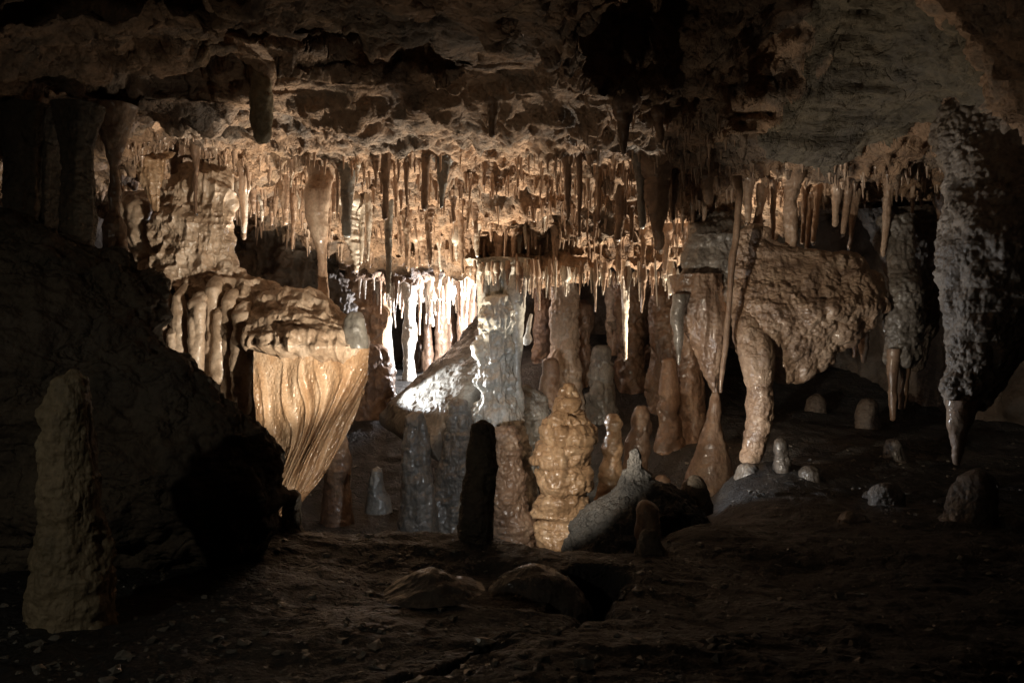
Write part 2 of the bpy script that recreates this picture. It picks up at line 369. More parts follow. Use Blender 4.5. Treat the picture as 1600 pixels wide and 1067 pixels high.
# ------------------------------------------------------------------ lofts
STY = {
    'smooth': [('f', .16, .020), ('b', .07, .006, 1, 3), ('f', .03, .004)],
    'stone': [('f', .3, .05)],
    'rough': [('f', .18, .035), ('i', .10, .022, 1, 5), ('b', .03, .005)],
    'knob': [('w', .09, .034, .7), ('w', .045, .018, 1.5), ('i', .07, .014, .6, 4), ('f', .13, .045), ('f', .015, .003)],
    'lump': [('f', .22, .035), ('w', .11, .030, 1.5), ('w', .05, .012, 1.2), ('f', .03, .006)],
    'flute': [('b', .06, .018, 7, 3), ('f', .12, .020, 1.5), ('b', .03, .006, .8, 2)],
    'scale': [('b', .06, .018, 4, 3), ('f', .14, .034, 1.3), ('w', .05, .010, 1), ('i', .08, .010, .7)],
    'coral': [('f', .18, .045), ('w', .045, .016), ('w', .022, .007), ('i', .12, .022)],
    'bank': [('f', .25, .05), ('b', .12, .050, 1.5, 2), ('b', .05, .020, 1.4, 3), ('f', .02, .004)],
    'boulder': [('f', .5, .07), ('i', .35, .08, .8, 6), ('b', .07, .014, 1, 3), ('f', .03, .006)],
}
SEED = [100]
ORD = 'first second third fourth fifth sixth seventh eighth ninth tenth eleventh twelfth thirteenth fourteenth fifteenth sixteenth seventeenth eighteenth'.split()
def loft(name, Y, lev, mat, style='rough', depth=1.0, caps=(1, 0), res=1.0, parent=None, k=1.0, tilt=0.0, sq=1.0, sharp=0):
    """lev: rows (py, left px, right px[, dY]) seen at depth Y, top to bottom"""
    SEED[0] += 13; seed = SEED[0]
    A = np.array([list(l) + [0] * (4 - len(l)) for l in lev], float)
    z = CZ - (A[:, 0] - 533.5) / F * Y; cx = ((A[:, 1] + A[:, 2]) / 2 - 800) / F * Y; r = (A[:, 2] - A[:, 1]) / 2 / F * Y
    cy = Y + A[:, 3]
    H = z[0] - z[-1]; R = r.max()
    step = 0.0035 * Y / 3.0 / res
    nz = int(np.clip(H / step, 12, 420)); ns = int(np.clip(2 * np.pi * R / step, 14, 460))
    t = np.linspace(0, 1, nz); zz = z[0] - t * H
    def itp(v):
        w_ = np.interp(-zz, -z, v); m = 3 if sharp else max(1, nz // 28)
        if m > 1:
            pad = np.r_[2 * w_[0] - w_[m:0:-1], w_, 2 * w_[-1] - w_[-2:-m - 2:-1]]
            w_ = np.convolve(pad, np.ones(m) / m, 'same')[m:m + nz]
        return w_
    X, R_, C = itp(cx), np.maximum(itp(r), .002), itp(cy)
    for e, s_ in ((0, caps[0]), (1, caps[1])):
        if s_:
            rl = np.interp(.02 if e == 0 else .98, t, R_) * .9 * s_
            dd = (zz[0] - zz) if e == 0 else (zz - zz[-1])
            a = np.clip(dd / max(rl, 1e-4), 0, 1); R_ = R_ * np.sqrt(np.clip(1 - (1 - a) ** 2, 0, 1))
    th = np.linspace(0, 2 * np.pi, ns, endpoint=False)
    cs, sn = np.cos(th), np.sin(th)
    if sq != 1.0: cs = np.sign(cs) * np.abs(cs) ** sq; sn = np.sign(sn) * np.abs(sn) ** sq
    G = np.stack([X[:, None] + R_[:, None] * cs, C[:, None] + R_[:, None] * sn * depth + tilt * (zz - zz.mean())[:, None], np.repeat(zz[:, None], ns, 1)], -1)
    n = grid_n(G, True); 
    out = np.stack([np.repeat(cs[None], nz, 0), np.repeat(sn[None], nz, 0), 0 * G[..., 0]], -1)
    n *= np.where((n * out).sum(-1, keepdims=True) < 0, -1, 1)
    p = G.reshape(-1, 3)
    sc = 1.0
    d = noise(p, STY[style], seed) * k
    lim = np.repeat(R_, ns) * .45
    d = np.clip(d, -lim, lim * 1.4)
    p = p + n.reshape(-1, 3) * d[:, None]
    qd = grid_q(nz, ns, True)[:, ::-1]
    return link_mesh(name, p, qd, mat, parent)

def onfloor(px, py):
    d = Vector(P(px, py, 1.0) - np.array([0, 0, CZ])).normalized()
    h = bv_floor.ray_cast(Vector((0, 0, CZ)), d)
    return h[0].y if h[0] else None
def floor_y(px, py, default):
    y = onfloor(px, py); return y if y else default

# left boulder slope
o = loft('boulder', 2.45, [(300, -420, 120, .3), (335, -420, 160, .25), (400, -420, 215, .15), (470, -430, 244, .08), (525, -430, 258), (548, -430, 300), (600, -430, 352), (650, -430, 398), (700, -420, 426), (735, -400, 434), (780, -400, 428), (830, -380, 398), (880, -350, 345), (920, -320, 305), (1000, -250, 290)], M['bould'], 'boulder', .42, (.5, 0), .8, sq=.9)
tag(o, 'huge dark sloping boulder filling the left side in front of the lit flowstone', 'boulder')
# tall stalagmite front left
o = loft('stalagmite', 1.75, [(576, 98, 122), (588, 88, 131), (604, 80, 137), (640, 72, 142), (700, 63, 150), (800, 60, 163), (900, 56, 172), (960, 52, 180), (1010, 35, 200)], M['dull'], 'rough', .9, (1, 0), .8, k=.7)
tag(o, 'tall dull brown stalagmite with rounded top in the dark left foreground', 'stalagmite')
# dim columns upper left
for i, (a, b, Y, l, r_) in enumerate([(225, 520, 2.9, 12, 62), (225, 500, 2.85, 100, 142), (235, 470, 2.95, 55, 88)]):
    o = loft('column', Y, [(a - 60, l - 15, r_ + 15), (a, l - 4, r_ + 4), (a + 40, l, r_), (b - 60, l, r_), (b, l - 14, r_ + 14)], M['bould'], 'flute', 1, (0, 0), .8, k=.7)
    tag(o, ['broad dim column at the far left edge above the boulder', 'dim rounded column leaning on the boulder at upper left', 'dark slender column squeezed between two broader dim columns'][i], 'column')
o = loft('column', 3.3, [(165, 150, 210), (205, 158, 200), (235, 165, 190), (260, 172, 184), (330, 171, 185), (350, 164, 196), (400, 158, 204), (470, 150, 215)], M['brown'], 'smooth', 1, (0, 0)); tag(o, 'slim brown column with swollen foot beside the left boulder', 'column')

# flowstone wall on the left
o = loft('flowstone', 4.42, [(238, 285, 330, .25), (262, 272, 340, .15), (290, 256, 350, .05), (340, 250, 357), (400, 246, 360), (430, 238, 372), (452, 232, 432), (475, 228, 475), (520, 226, 500), (560, 228, 490), (620, 236, 450), (720, 250, 430)], M['tan'], 'bank', .42, (.3, 0), 1.3)
tag(o, 'broad lumpy tan flowstone bank lit beside the dark boulder', 'flowstone')
fcol = [(248, 430, 620, 28), (280, 440, 640, 22), (308, 455, 640, 22), (333, 430, 660, 26), (358, 450, 660, 18), (378, 470, 650, 26), (402, 480, 690, 26), (428, 460, 560, 22), (448, 470, 600, 22), (466, 455, 540, 20), (343, 470, 600, 18), (268, 500, 640, 20)]
for i, (px, a, b, w_) in enumerate(fcol):
    o = loft('flowstone_rib', 4.20 - .04 * (i % 3), [(a, px - w_ * .3, px + w_ * .3, .08), (a + 20, px - w_ * .5, px + w_ * .5), ((a + b) / 2, px - w_ * .55, px + w_ * .55), (b - 20, px - w_ * .5, px + w_ * .5), (b, px - w_ * .35, px + w_ * .35)], M['tan'], 'lump', 1, (1, 1), 1, k=.6)
    tag(o, 'lumpy tan flowstone rib, ' + ORD[i] + ' from the dark boulder, left of the drapery', 'flowstone', 'flowstone ribs left of the drapery')
o = loft('flowstone', 4.5, [(300, 185, 235, .1), (330, 200, 245), (400, 208, 250), (480, 215, 262), (560, 225, 275)], M['tan'], 'lump', 1, (0, 0)); tag(o, 'narrow lumpy flowstone lit between boulder edge and tall tan mass', 'flowstone')
# dark recess wall between mass and funnel stalactite
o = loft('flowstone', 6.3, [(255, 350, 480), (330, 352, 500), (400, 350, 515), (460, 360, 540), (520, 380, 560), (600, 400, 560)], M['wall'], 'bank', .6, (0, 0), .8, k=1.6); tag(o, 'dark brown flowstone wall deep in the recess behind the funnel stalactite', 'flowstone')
# shelf over the drapery
o = loft('flowstone_shelf', 4.2, [(452, 420, 462, .15), (470, 396, 505, .08), (500, 385, 545, .02), (525, 384, 570, -.06), (542, 392, 578, -.10), (556, 420, 575, -.07), (568, 440, 560, .1)], M['tan'], 'bank', .7, (.6, .6), 1.25, k=.6)
tag(o, 'bulging tan flowstone shelf from which the fluted drapery hangs', 'flowstone')
o = loft('stalagmite', 4.05, [(488, 548, 560), (500, 545, 568), (520, 543, 570), (545, 540, 572)], M['grey'], 'lump', 1, (1, 0), k=.5); tag(o, 'stubby grey knob standing on the right end of the shelf', 'stalagmite')

# ------------------------------------------------------------------ fluted drapery
def curtain():
    top = [(393, 548), (430, 560), (470, 552), (520, 546), (576, 545)]
    left = [(396, 548), (398, 620), (402, 700), (405, 760), (408, 812)]
    right = [(577, 543), (573, 590), (560, 640), (536, 690), (508, 735), (476, 776), (436, 812)]
    nu, nv = 520, 420
    u = np.linspace(0, 1, nu)[:, None]; v = np.linspace(0, 1, nv)[None, :]
    def along(c, t):
        c = np.array(c, float); k = np.linspace(0, 1, len(c)); x = np.interp(t, k, c[:, 0]); y = np.interp(t, k, c[:, 1]); return x, y
    def smooth(a, m):
        pad = np.concatenate([2 * a[..., :1] - a[..., m:0:-1], a, 2 * a[..., -1:] - a[..., -2:-m - 2:-1]], -1)
        ker = np.ones(2 * m + 1) / (2 * m + 1); return np.convolve(pad.ravel(), ker, 'valid')
    vv = np.linspace(0, 1, nv); lx, ly = along(left, vv); rx, ry = along(right, vv)
    rx, ry = smooth(rx, 24), smooth(ry, 24)
    uu = np.linspace(0, 1, nu); tx, ty = along(top, uu)
    px = lx[None] * (1 - u) + rx[None] * u; py = ly[None] * (1 - u) + ry[None] * u
    py = py + (ty - (top[0][1] * (1 - uu) + top[-1][1] * uu))[:, None] * (1 - v) ** 2
    # fold phase drifts with depth so folds lean and wander
    ph = u ** 1.15 * 6.3 + .30 * np.sin(v * 6 + u * 5) + .20 * np.sin(v * 11 + u * 9 + 2) + .40 * vn(np.c_[(u * 3 + 0 * v).ravel(), (v * 2 + 0 * u).ravel(), 0 * (u * v).ravel()], 4).reshape(nu, nv)
    cyc = ph - np.floor(ph)
    fold = np.abs(np.sin(np.pi * cyc)) ** .55      # sharp valleys; ridges as rims
    ridge = np.exp(-((cyc - .5) / .12) ** 2)
    amp = .026 * (1 - .5 * v) * np.clip(v * 6, .25, 1) * (.7 + .5 * vn(np.c_[np.floor(ph).ravel(), 0 * ph.ravel(), 0 * ph.ravel()] * 1.37 + .5, 3).reshape(nu, nv))
    Yd = 3.98 - .35 * (v * .5) + .10 * u - amp * ridge * 1.1 - amp * .5 * np.sin(2 * np.pi * cyc)
    jit = vn(np.c_[(u * 70 + 0 * v).ravel(), (v * 70 + 0 * u).ravel(), 0 * (u * v).ravel()], 8).reshape(nu, nv) * .0018
    Yd = Yd + jit + .01 * vn(np.c_[(u * 9 + 0 * v).ravel(), (v * 9 + 0 * u).ravel(), 0 * (u * v).ravel()], 18).reshape(nu, nv)
    X = (px - 800) / F * (3.98 - .175 * v + .10 * u); Z = CZ - (py - 533.5) / F * (3.98 - .175 * v + .10 * u)
    G1 = np.stack([X, Yd, Z], -1); nrm = grid_n(G1); nrm *= np.where(nrm[..., 1:2] > 0, -1, 1)
    G2 = G1 - nrm * .014
    V = np.concatenate([G1.reshape(-1, 3), G2.reshape(-1, 3)]); q = grid_q(nu, nv); N0 = nu * nv
    ed = []
    idx = lambda i, j: i * nv + j
    for j in range(nv - 1):
        ed.append([idx(0, j), idx(0, j + 1), idx(0, j + 1) + N0, idx(0, j) + N0]); ed.append([idx(nu - 1, j + 1), idx(nu - 1, j), idx(nu - 1, j) + N0, idx(nu - 1, j + 1) + N0])
    for i in range(nu - 1):
        ed.append([idx(i + 1, 0), idx(i, 0), idx(i, 0) + N0, idx(i + 1, 0) + N0]); ed.append([idx(i, nv - 1), idx(i + 1, nv - 1), idx(i + 1, nv - 1) + N0, idx(i, nv - 1) + N0])
    return link_mesh('drapery', V, np.concatenate([q, q[:, ::-1] + N0, np.array(ed)]), M['curt'])
o = curtain(); tag(o, 'large fluted orange stone drapery tapering to a point behind the boulder', 'drapery')

# ------------------------------------------------------------------ centre
o = bpy.data.objects.new('column', None); COL.objects.link(o); o.location = P(778, 650, 5.3)
tag(o, 'massive pale grey column joining the ceiling ledge to the slab in the centre', 'column')
def child(c, par):
    c.parent = par; c.matrix_parent_inverse = par.matrix_world.inverted() if False else c.matrix_parent_inverse
    from mathutils import Matrix
    c.matrix_parent_inverse = Matrix.Translation(-par.location); return c
pr = o
child(loft('upper_shaft', 5.42, [(405, 726, 842), (418, 734, 832), (436, 744, 820), (462, 752, 812), (490, 749, 815), (530, 754, 808)], M['pale'], 'flute', .6, (0, 0), 1.1), pr)
for a_, b_2, c_ in ((747, 762, 560), (765, 781, 500), (786, 800, 520)):
    child(loft('shaft_rib', 5.28, [(418, a_ - 3, b_2 + 5), (440, a_, b_2), (c_ - 30, a_ + 1, b_2), (c_, a_ + 3, b_2 - 3)], M['pale'], 'lump', 1, (0, 1), 1.1, k=.35), pr)
child(loft('lower_shaft', 5.2, [(462, 772, 798), (478, 762, 804), (496, 752, 810), (520, 757, 803), (548, 744, 806), (566, 751, 800), (596, 741, 808), (618, 748, 801), (645, 738, 812), (680, 744, 806)], M['pale'], 'scale', .85, (1, 1), 1.1, k=1.5), pr)
child(loft('side_rib', 5.2, [(430, 797, 817), (500, 799, 816), (600, 799, 815), (650, 800, 818)], M['pale'], 'lump', 1, (0, 0), 1, k=.5), pr)
child(loft('foot', 5.15, [(596, 768, 786), (612, 756, 798), (635, 742, 810), (655, 732, 816), (700, 716, 832), (760, 700, 840), (860, 690, 850)], M['pale'], 'scale', .8, (0, 0), 1), pr)

o = loft('rock_ledge', 5.45, [(400, 640, 1050), (410, 604, 1070), (424, 590, 1078), (434, 596, 1074), (441, 620, 1060)], M['ceil'], 'bank', .30, (.5, .5), 1.2, k=.8, sq=.6)
tag(o, 'low crumbly rock ledge across the middle from which the pale straw fringe hangs', 'rock ledge')
# inclined slab (leaning rock plate)
def prism(name, pts, thick, mat, spec, n1=160, n2=260, seed=5):
    A, B, C, D = [np.array(q_) for q_ in pts]   # A-B top edge, D-C bottom edge
    u = np.linspace(0, 1, n1)[:, None, None]; v = np.linspace(0, 1, n2)[None, :, None]
    G = (A * (1 - u) + B * u) * (1 - v) + (D * (1 - u) + C * u) * v
    nn = np.cross(B - A, D - A); nn /= np.linalg.norm(nn)
    if nn[1] > 0: nn = -nn
    edge = np.minimum(np.minimum(u, 1 - u), np.minimum(v, 1 - v)); rnd = np.sqrt(np.clip(1 - (1 - np.clip(edge / .12, 0, 1)) ** 2, 0, 1))
    top = G + nn * thick * .5 * rnd; bot = G - nn * thick * .5 * rnd
    V = []
    for g in (top, bot):
        p = g.reshape(-1, 3); V.append(p + nn * noise(p, spec, seed)[:, None])
    q = grid_q(n1, n2); N0 = n1 * n2
    return link_mesh(name, np.concatenate(V), np.concatenate([q, q[:, ::-1] + N0]), mat)
o = prism('slab', [P(598, 668, 5.7), P(790, 470, 6.3), P(800, 560, 5.6), P(685, 720, 5.0)], .25, M['grey'], [('f', .35, .05), ('i', .12, .012, 1, 5), ('b', .03, .004)])
tag(o, 'leaning grey rock slab with a glaring lit face left of the pale column', 'rock slab')

o = loft('stalagmite', 4.75, [(643, 640, 660), (655, 635, 664), (700, 630, 672), (760, 627, 678), (820, 622, 684), (870, 615, 690)], M['grey'], 'scale', 1, (1, 0), k=.7); tag(o, 'grey wet stalagmite left of the dark silhouetted one, below the slab', 'stalagmite')
o = loft('stalagmite', 5.0, [(622, 704, 728), (640, 700, 736), (700, 690, 750), (780, 672, 762), (880, 650, 780)], M['grey'], 'rough', .8, (1, 0)); tag(o, 'broad grey stalagmite mound beneath the foot of the pale column', 'stalagmite')
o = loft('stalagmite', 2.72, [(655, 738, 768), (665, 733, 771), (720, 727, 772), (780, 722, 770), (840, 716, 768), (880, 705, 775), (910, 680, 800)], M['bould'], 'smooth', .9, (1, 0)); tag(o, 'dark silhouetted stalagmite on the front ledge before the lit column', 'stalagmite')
o = loft('stalagmite', 4.5, [(668, 780, 806), (690, 772, 814), (740, 768, 820), (800, 766, 828), (860, 764, 838), (930, 760, 850)], M['brown'], 'knob', .9, (1, 0)); tag(o, 'brown knobbly stalagmite squeezed between the dark silhouette and ochre tower', 'stalagmite')
# ochre tower
o = loft('stalagmite', 4.2, [(598, 884, 893), (612, 878, 899), (624, 877, 900), (628, 870, 903), (642, 868, 905), (646, 877, 899), (650, 862, 909), (661, 853, 910), (667, 868, 906), (671, 848, 921), (686, 856, 930), (693, 864, 913), (699, 845, 922), (721, 832, 918), (729, 850, 914), (736, 840, 926), (764, 843, 930), (773, 849, 912), (779, 838, 921), (806, 830, 916), (813, 847, 915), (821, 836, 920), (850, 840, 928), (859, 843, 909), (868, 834, 914), (880, 832, 914), (930, 826, 920)], M['knob'], 'knob', .85, (1, 0), 1.4, k=.8, sharp=1); tag(o, 'tall ochre tower stalagmite of melted knobbly lumps, brightly lit', 'stalagmite')
o = loft('stalagmite', 4.6, [(647, 952, 966), (660, 948, 972), (672, 950, 970), (700, 942, 974), (712, 944, 971), (740, 934, 972), (752, 936, 969), (780, 928, 968), (830, 916, 966)], M['knob'], 'knob', 1, (1, 0), 1.2, k=.3, sharp=1); tag(o, 'slender lumpy tan stalagmite right of the ochre tower', 'stalagmite')
o = loft('stalagmite', 4.9, [(634, 994, 1006), (648, 988, 1012), (670, 988, 1014), (690, 978, 1010), (730, 972, 1010), (790, 960, 1020)], M['brown'], 'lump', 1, (1, 0), 1, k=.5); tag(o, 'lumpy brown double-headed stalagmite behind the foreground mound', 'stalagmite')
# mound with peak
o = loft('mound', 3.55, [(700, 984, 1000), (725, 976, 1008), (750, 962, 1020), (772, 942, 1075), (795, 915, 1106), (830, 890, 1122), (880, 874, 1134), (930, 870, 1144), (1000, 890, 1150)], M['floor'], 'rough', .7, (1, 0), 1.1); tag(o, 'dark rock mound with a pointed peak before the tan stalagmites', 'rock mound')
o = loft('stalagmite', 3.15, [(782, 1000, 1016), (795, 996, 1028), (830, 994, 1034), (870, 1002, 1034), (930, 990, 1040)], M['brown'], 'lump', 1, (.8, 0), k=.4); tag(o, 'short broken-topped brown stalagmite rising from the right floor edge', 'stalagmite')
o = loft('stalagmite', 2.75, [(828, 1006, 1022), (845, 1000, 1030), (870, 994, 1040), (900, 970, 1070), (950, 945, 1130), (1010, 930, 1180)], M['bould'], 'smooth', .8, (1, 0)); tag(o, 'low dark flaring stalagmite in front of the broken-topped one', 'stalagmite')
o = loft('stalagmite', 4.7, [(742, 1028, 1042), (752, 1022, 1047), (790, 1018, 1050)], M['brown'], 'smooth', 1, (1, 0)); tag(o, 'small pointed brown stalagmite behind the mound saddle', 'stalagmite')
o = loft('stalagmite', 3.7, [(742, 1074, 1094), (756, 1064, 1102), (800, 1050, 1112)], M['bould'], 'smooth', 1, (1, 0)); tag(o, 'low dark dome stalagmite on the mound right shoulder', 'stalagmite')
o = loft('stalagmite', 4.4, [(728, 580, 598), (740, 576, 601), (770, 575, 602), (800, 570, 610)], M['grey'], 'smooth', 1, (1, 0)); tag(o, 'small smooth grey stalagmite low left of the centre pit', 'stalagmite')
o = loft('stalagmite', 5.0, [(665, 520, 540), (700, 512, 545), (780, 505, 550), (860, 500, 560)], M['brown'], 'smooth', 1, (1, 0)); tag(o, 'dim brown stalagmite in shadow just right of the drapery', 'stalagmite')
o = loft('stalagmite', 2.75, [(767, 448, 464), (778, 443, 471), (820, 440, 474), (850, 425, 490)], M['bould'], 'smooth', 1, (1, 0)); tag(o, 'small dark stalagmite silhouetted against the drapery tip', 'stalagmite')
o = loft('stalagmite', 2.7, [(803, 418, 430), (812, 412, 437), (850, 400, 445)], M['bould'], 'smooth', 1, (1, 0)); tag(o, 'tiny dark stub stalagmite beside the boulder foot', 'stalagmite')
o = loft('stalagmite', 2.0, [(886, 666, 686), (892, 654, 698), (904, 638, 716), (925, 600, 755)], M['wet'], 'smooth', 1, (1, 0)); tag(o, 'low dark rounded stalagmite stump on the front ledge', 'stalagmite')
o = loft('stalagmite', 2.35, [(882, 805, 850), (895, 785, 875), (930, 760, 910), (970, 740, 925)], M['wet'], 'smooth', .8, (1, 0)); tag(o, 'flat dark rock dome at the right end of the front ledge', 'rock mound')
# column under M2
o = loft('stalagmite', 5.1, [(612, 1114, 1121), (632, 1108, 1126), (660, 1102, 1128), (700, 1090, 1136), (760, 1066, 1150), (840, 1040, 1160)], M['brown'], 'smooth', 1, (0, 0), k=.8); tag(o, 'smooth brown stalagmite rising to meet the pointed hanging mass', 'stalagmite')

# back columns and masses (dim)
bk = [(600, 490, 640, 7.6, 34, 'pale'), (640, 500, 640, 7.2, 22, 'pale'), (668, 470, 590, 8.0, 16, 'brown'), (690, 470, 590, 8.0, 20, 'brown'), (705, 470, 590, 8.1, 14, 'brown'), (722, 465, 585, 7.9, 16, 'brown'), (738, 465, 580, 8.0, 14, 'brown'), (655, 470, 595, 8.3, 14, 'brown')]
nm = ['broad lit column at the left end of the bright grotto', 'orange lit column standing in the middle of the bright grotto', None, None, None, None, None, None]
for (px, a, b, Y, w_, m), lb in zip(bk, nm):
    o = loft('column', Y, [(a - 90, px - w_ * .6, px + w_ * .6), (a, px - w_ * .3, px + w_ * .3), ((a + b) / 2, px - w_ * .42, px + w_ * .42), (b, px - w_ * .6, px + w_ * .6), (b + 30, px - w_ * .8, px + w_ * .8), (b + 110, px - w_, px + w_)], M[m], 'lump', 1, (0, 0), .9, k=.8)
    if lb: tag(o, lb, 'column')
    else: tag(o, 'thin reddish brown column in the row at the back of the bright grotto', 'column', 'brown columns at the back of the grotto')
bk2 = [(880, 400, 620, 6.6, 40, 'tan', 'dim tan column behind the straw fringe right of the pale column'), (940, 540, 640, 6.4, 34, 'grey', 'dim grey cone stalagmite in the dark behind the ochre tower'), (1035, 400, 640, 6.5, 40, 'brown', 'dim brown column far back below the right end of the fringe'), (1075, 470, 680, 5.9, 46, 'brown', 'thick reddish column behind the pointed hanging mass'), (905, 470, 640, 7.0, 34, 'brown', 'shadowed brown column behind the ochre tower'), (985, 430, 660, 6.9, 44, 'brown', 'shadowed brown column behind the long white stalactite')]
bk2 += [(848, 430, 640, 7.6, 30, 'brown', 'brown column in the dark immediately right of the pale column'), (860, 560, 690, 6.0, 30, 'brown', 'dim brown cone stalagmite rising just behind the top of the ochre tower'), (960, 430, 640, 7.7, 26, 'tan', 'slim tan column far back, left of the long white stalactite'), (1010, 430, 650, 7.4, 30, 'brown', 'slim brown column far back between two thicker ones'), (1055, 430, 640, 7.8, 24, 'tan', 'thin tan column farthest back under the grey pendant'), (1045, 560, 690, 5.8, 26, 'brown', 'low brown cone stalagmite in the shadows above the rock mound')]
for px, a, b, Y, w_, m, lb in bk2:
    cone = px in (940, 860, 1045)
    o = loft('column' if not cone else 'stalagmite', Y, [(a, px - w_ * (.25 if cone else .5), px + w_ * (.25 if cone else .5)), ((a + b) / 2, px - w_ * .42, px + w_ * .42), (b, px - w_ * .6, px + w_ * .6), (b + 60, px - w_ * .75, px + w_ * .75), (b + 190, px - w_ * 1.2, px + w_ * 1.2)], M[m], 'lump', 1, (1, 0), .9, k=1.2)
    tag(o, lb, 'stalagmite' if cone else 'column')
o = loft('flowstone', 6.3, [(540, 552, 600), (590, 545, 612), (640, 540, 618), (700, 520, 622), (800, 500, 640)], M['brown'], 'lump', .8, (.6, 0)); tag(o, 'brown flowstone bank behind the drapery right edge', 'flowstone')
o = loft('flowstone', 5.9, [(600, 800, 845), (640, 790, 860), (720, 780, 880), (860, 770, 900)], M['grey'], 'rough', .6, (1, 0)); tag(o, 'dim smooth grey flowstone cone behind the ochre tower', 'flowstone')

# ------------------------------------------------------------------ right hanging masses
o = loft('rock_pendant', 4.9, [(330, 1090, 1170, .2), (365, 1075, 1165), (400, 1066, 1162), (440, 1062, 1160), (470, 1068, 1158), (492, 1090, 1150), (505, 1110, 1140)], M['gcoral'], 'coral', .7, (0, .6), 1.1, k=.8); tag(o, 'grey crusted rock pendant left of the thin rod stalactite', 'rock pendant')
o = loft('stalactite', 4.8, [(430, 1052, 1120), (470, 1056, 1130), (510, 1068, 1136), (540, 1084, 1134), (570, 1098, 1128), (595, 1108, 1122), (615, 1114, 1121)], M['brown'], 'flute', .9, (0, .5), 1.1, k=.9); tag(o, 'pointed fluted brown stalactite mass almost touching its stalagmite', 'stalactite')
o = loft('stalactite', 4.7, [(460, 1052, 1075), (500, 1050, 1068), (540, 1056, 1066), (570, 1058, 1062)], M['gcoral'], 'lump', 1, (0, 1), k=.4); tag(o, 'short glistening grey stalactite on the left flank of the pointed mass', 'stalactite')
o = loft('rock_pendant', 4.6, [(345, 1168, 1205, .1), (372, 1160, 1215, .1), (388, 1154, 1290, .12), (404, 1152, 1372, .15), (432, 1149, 1392, .1), (480, 1148, 1384), (520, 1148, 1345), (550, 1150, 1315), (572, 1160, 1295), (588, 1185, 1272), (598, 1215, 1256)], M['coral'], 'coral', .34, (.8, .6), 1.4, k=.85)
tag(o, 'wide orange brown crusted rock pendant on the right, lit from the left', 'rock pendant')
o = loft('stalactite', 4.5, [(455, 1160, 1186, .16), (490, 1152, 1200, .12), (520, 1150, 1208, .07), (550, 1152, 1212, .02), (580, 1158, 1210), (620, 1168, 1206), (670, 1168, 1200), (700, 1162, 1192), (712, 1156, 1186), (724, 1154, 1180)], M['coral'], 'coral', 1, (1, .5), 1.3, k=.55); tag(o, 'thick crusted leg-like stalactite reaching down to the bright floor boss', 'stalactite')
o = loft('stalagmite', 4.35, [(722, 1156, 1178), (738, 1150, 1192), (760, 1142, 1198), (790, 1136, 1206)], M['gcoral'], 'coral', 1, (.8, 0), 1, k=.6); tag(o, 'glistening grey boss on the floor under the leg-like stalactite', 'stalagmite')
for px, a, b, w_, dy in [(1335, 500, 560, 10, 0), (1350, 500, 568, 12, .1), (1328, 500, 545, 8, 0)]:
    o = loft('stalactite', 5.6 + dy, [(a, px - w_ * .8, px + w_ * .8), (b - 20, px - w_ * .5, px + w_ * .5), (b, px - w_ * .3, px + w_ * .3)], M['stal'], 'smooth', 1, (0, 1)); tag(o, {1335: 'middle one', 1350: 'longest, rightmost one', 1328: 'shortest, leftmost one'}[px] + ' of three dim stalactites in the gap right of the orange pendant', 'stalactite', 'dim stalactites in the gap behind the orange pendant')
o = loft('rock_pendant', 5.3, [(320, 1360, 1500, .2), (400, 1378, 1492), (440, 1385, 1480), (470, 1392, 1470), (520, 1395, 1460), (580, 1410, 1445)], M['wall'], 'rough', .7, (0, .6)); tag(o, 'dim brown rock pendant behind the crusted right-hand stalactites', 'rock pendant')
o = bpy.data.objects.new('stalactite', None); COL.objects.link(o); o.location = P(1410, 460, 4.6); tag(o, 'grey crusted hanging mass ending in two wet brown prongs', 'stalactite')
child(loft('crusted_mass', 4.6, [(330, 1400, 1450, .2), (400, 1396, 1440, .1), (455, 1388, 1445), (500, 1384, 1442), (540, 1386, 1436), (572, 1392, 1424)], M['gcoral'], 'coral', .8, (0, .6), 1.1, k=.7), o)
child(loft('prong', 4.55, [(545, 1388, 1406), (580, 1388, 1402), (630, 1388, 1401), (658, 1391, 1399)], M['brown'], 'smooth', 1, (0, 1), k=.6), o)
child(loft('prong', 4.6, [(550, 1406, 1424), (590, 1408, 1420), (640, 1405, 1413)], M['brown'], 'smooth', 1, (0, 1), k=.6), o)
o = bpy.data.objects.new('stalactite', None); COL.objects.link(o); o.location = P(1520, 460, 3.6); tag(o, 'huge dark crusted hanging mass at the right edge with pointed tip', 'stalactite')
child(loft('crusted_mass', 3.6, [(60, 1560, 1800, .5), (120, 1535, 1760, .4), (180, 1525, 1720, .3), (260, 1518, 1690, .2), (330, 1495, 1680, .05), (380, 1478, 1670), (440, 1474, 1650), (500, 1478, 1630), (560, 1482, 1600), (610, 1484, 1570), (645, 1492, 1545)], M['umber'], 'coral', .8, (0, .6), 1.2, k=.9), o)
child(loft('tip', 3.5, [(625, 1486, 1520), (660, 1484, 1512), (690, 1487, 1506), (708, 1490, 1500), (726, 1492, 1498)], M['brown'], 'lump', 1, (0, 1), k=.5), o)
o = loft('rock_pendant', 3.9, [(150, 1500, 1640, .2), (220, 1488, 1620), (280, 1484, 1600), (320, 1490, 1580), (345, 1510, 1550)], M['umber'], 'rough', .8, (0, .6), k=1.2); tag(o, 'bulging dark rock pendant above the huge crusted mass', 'rock pendant')

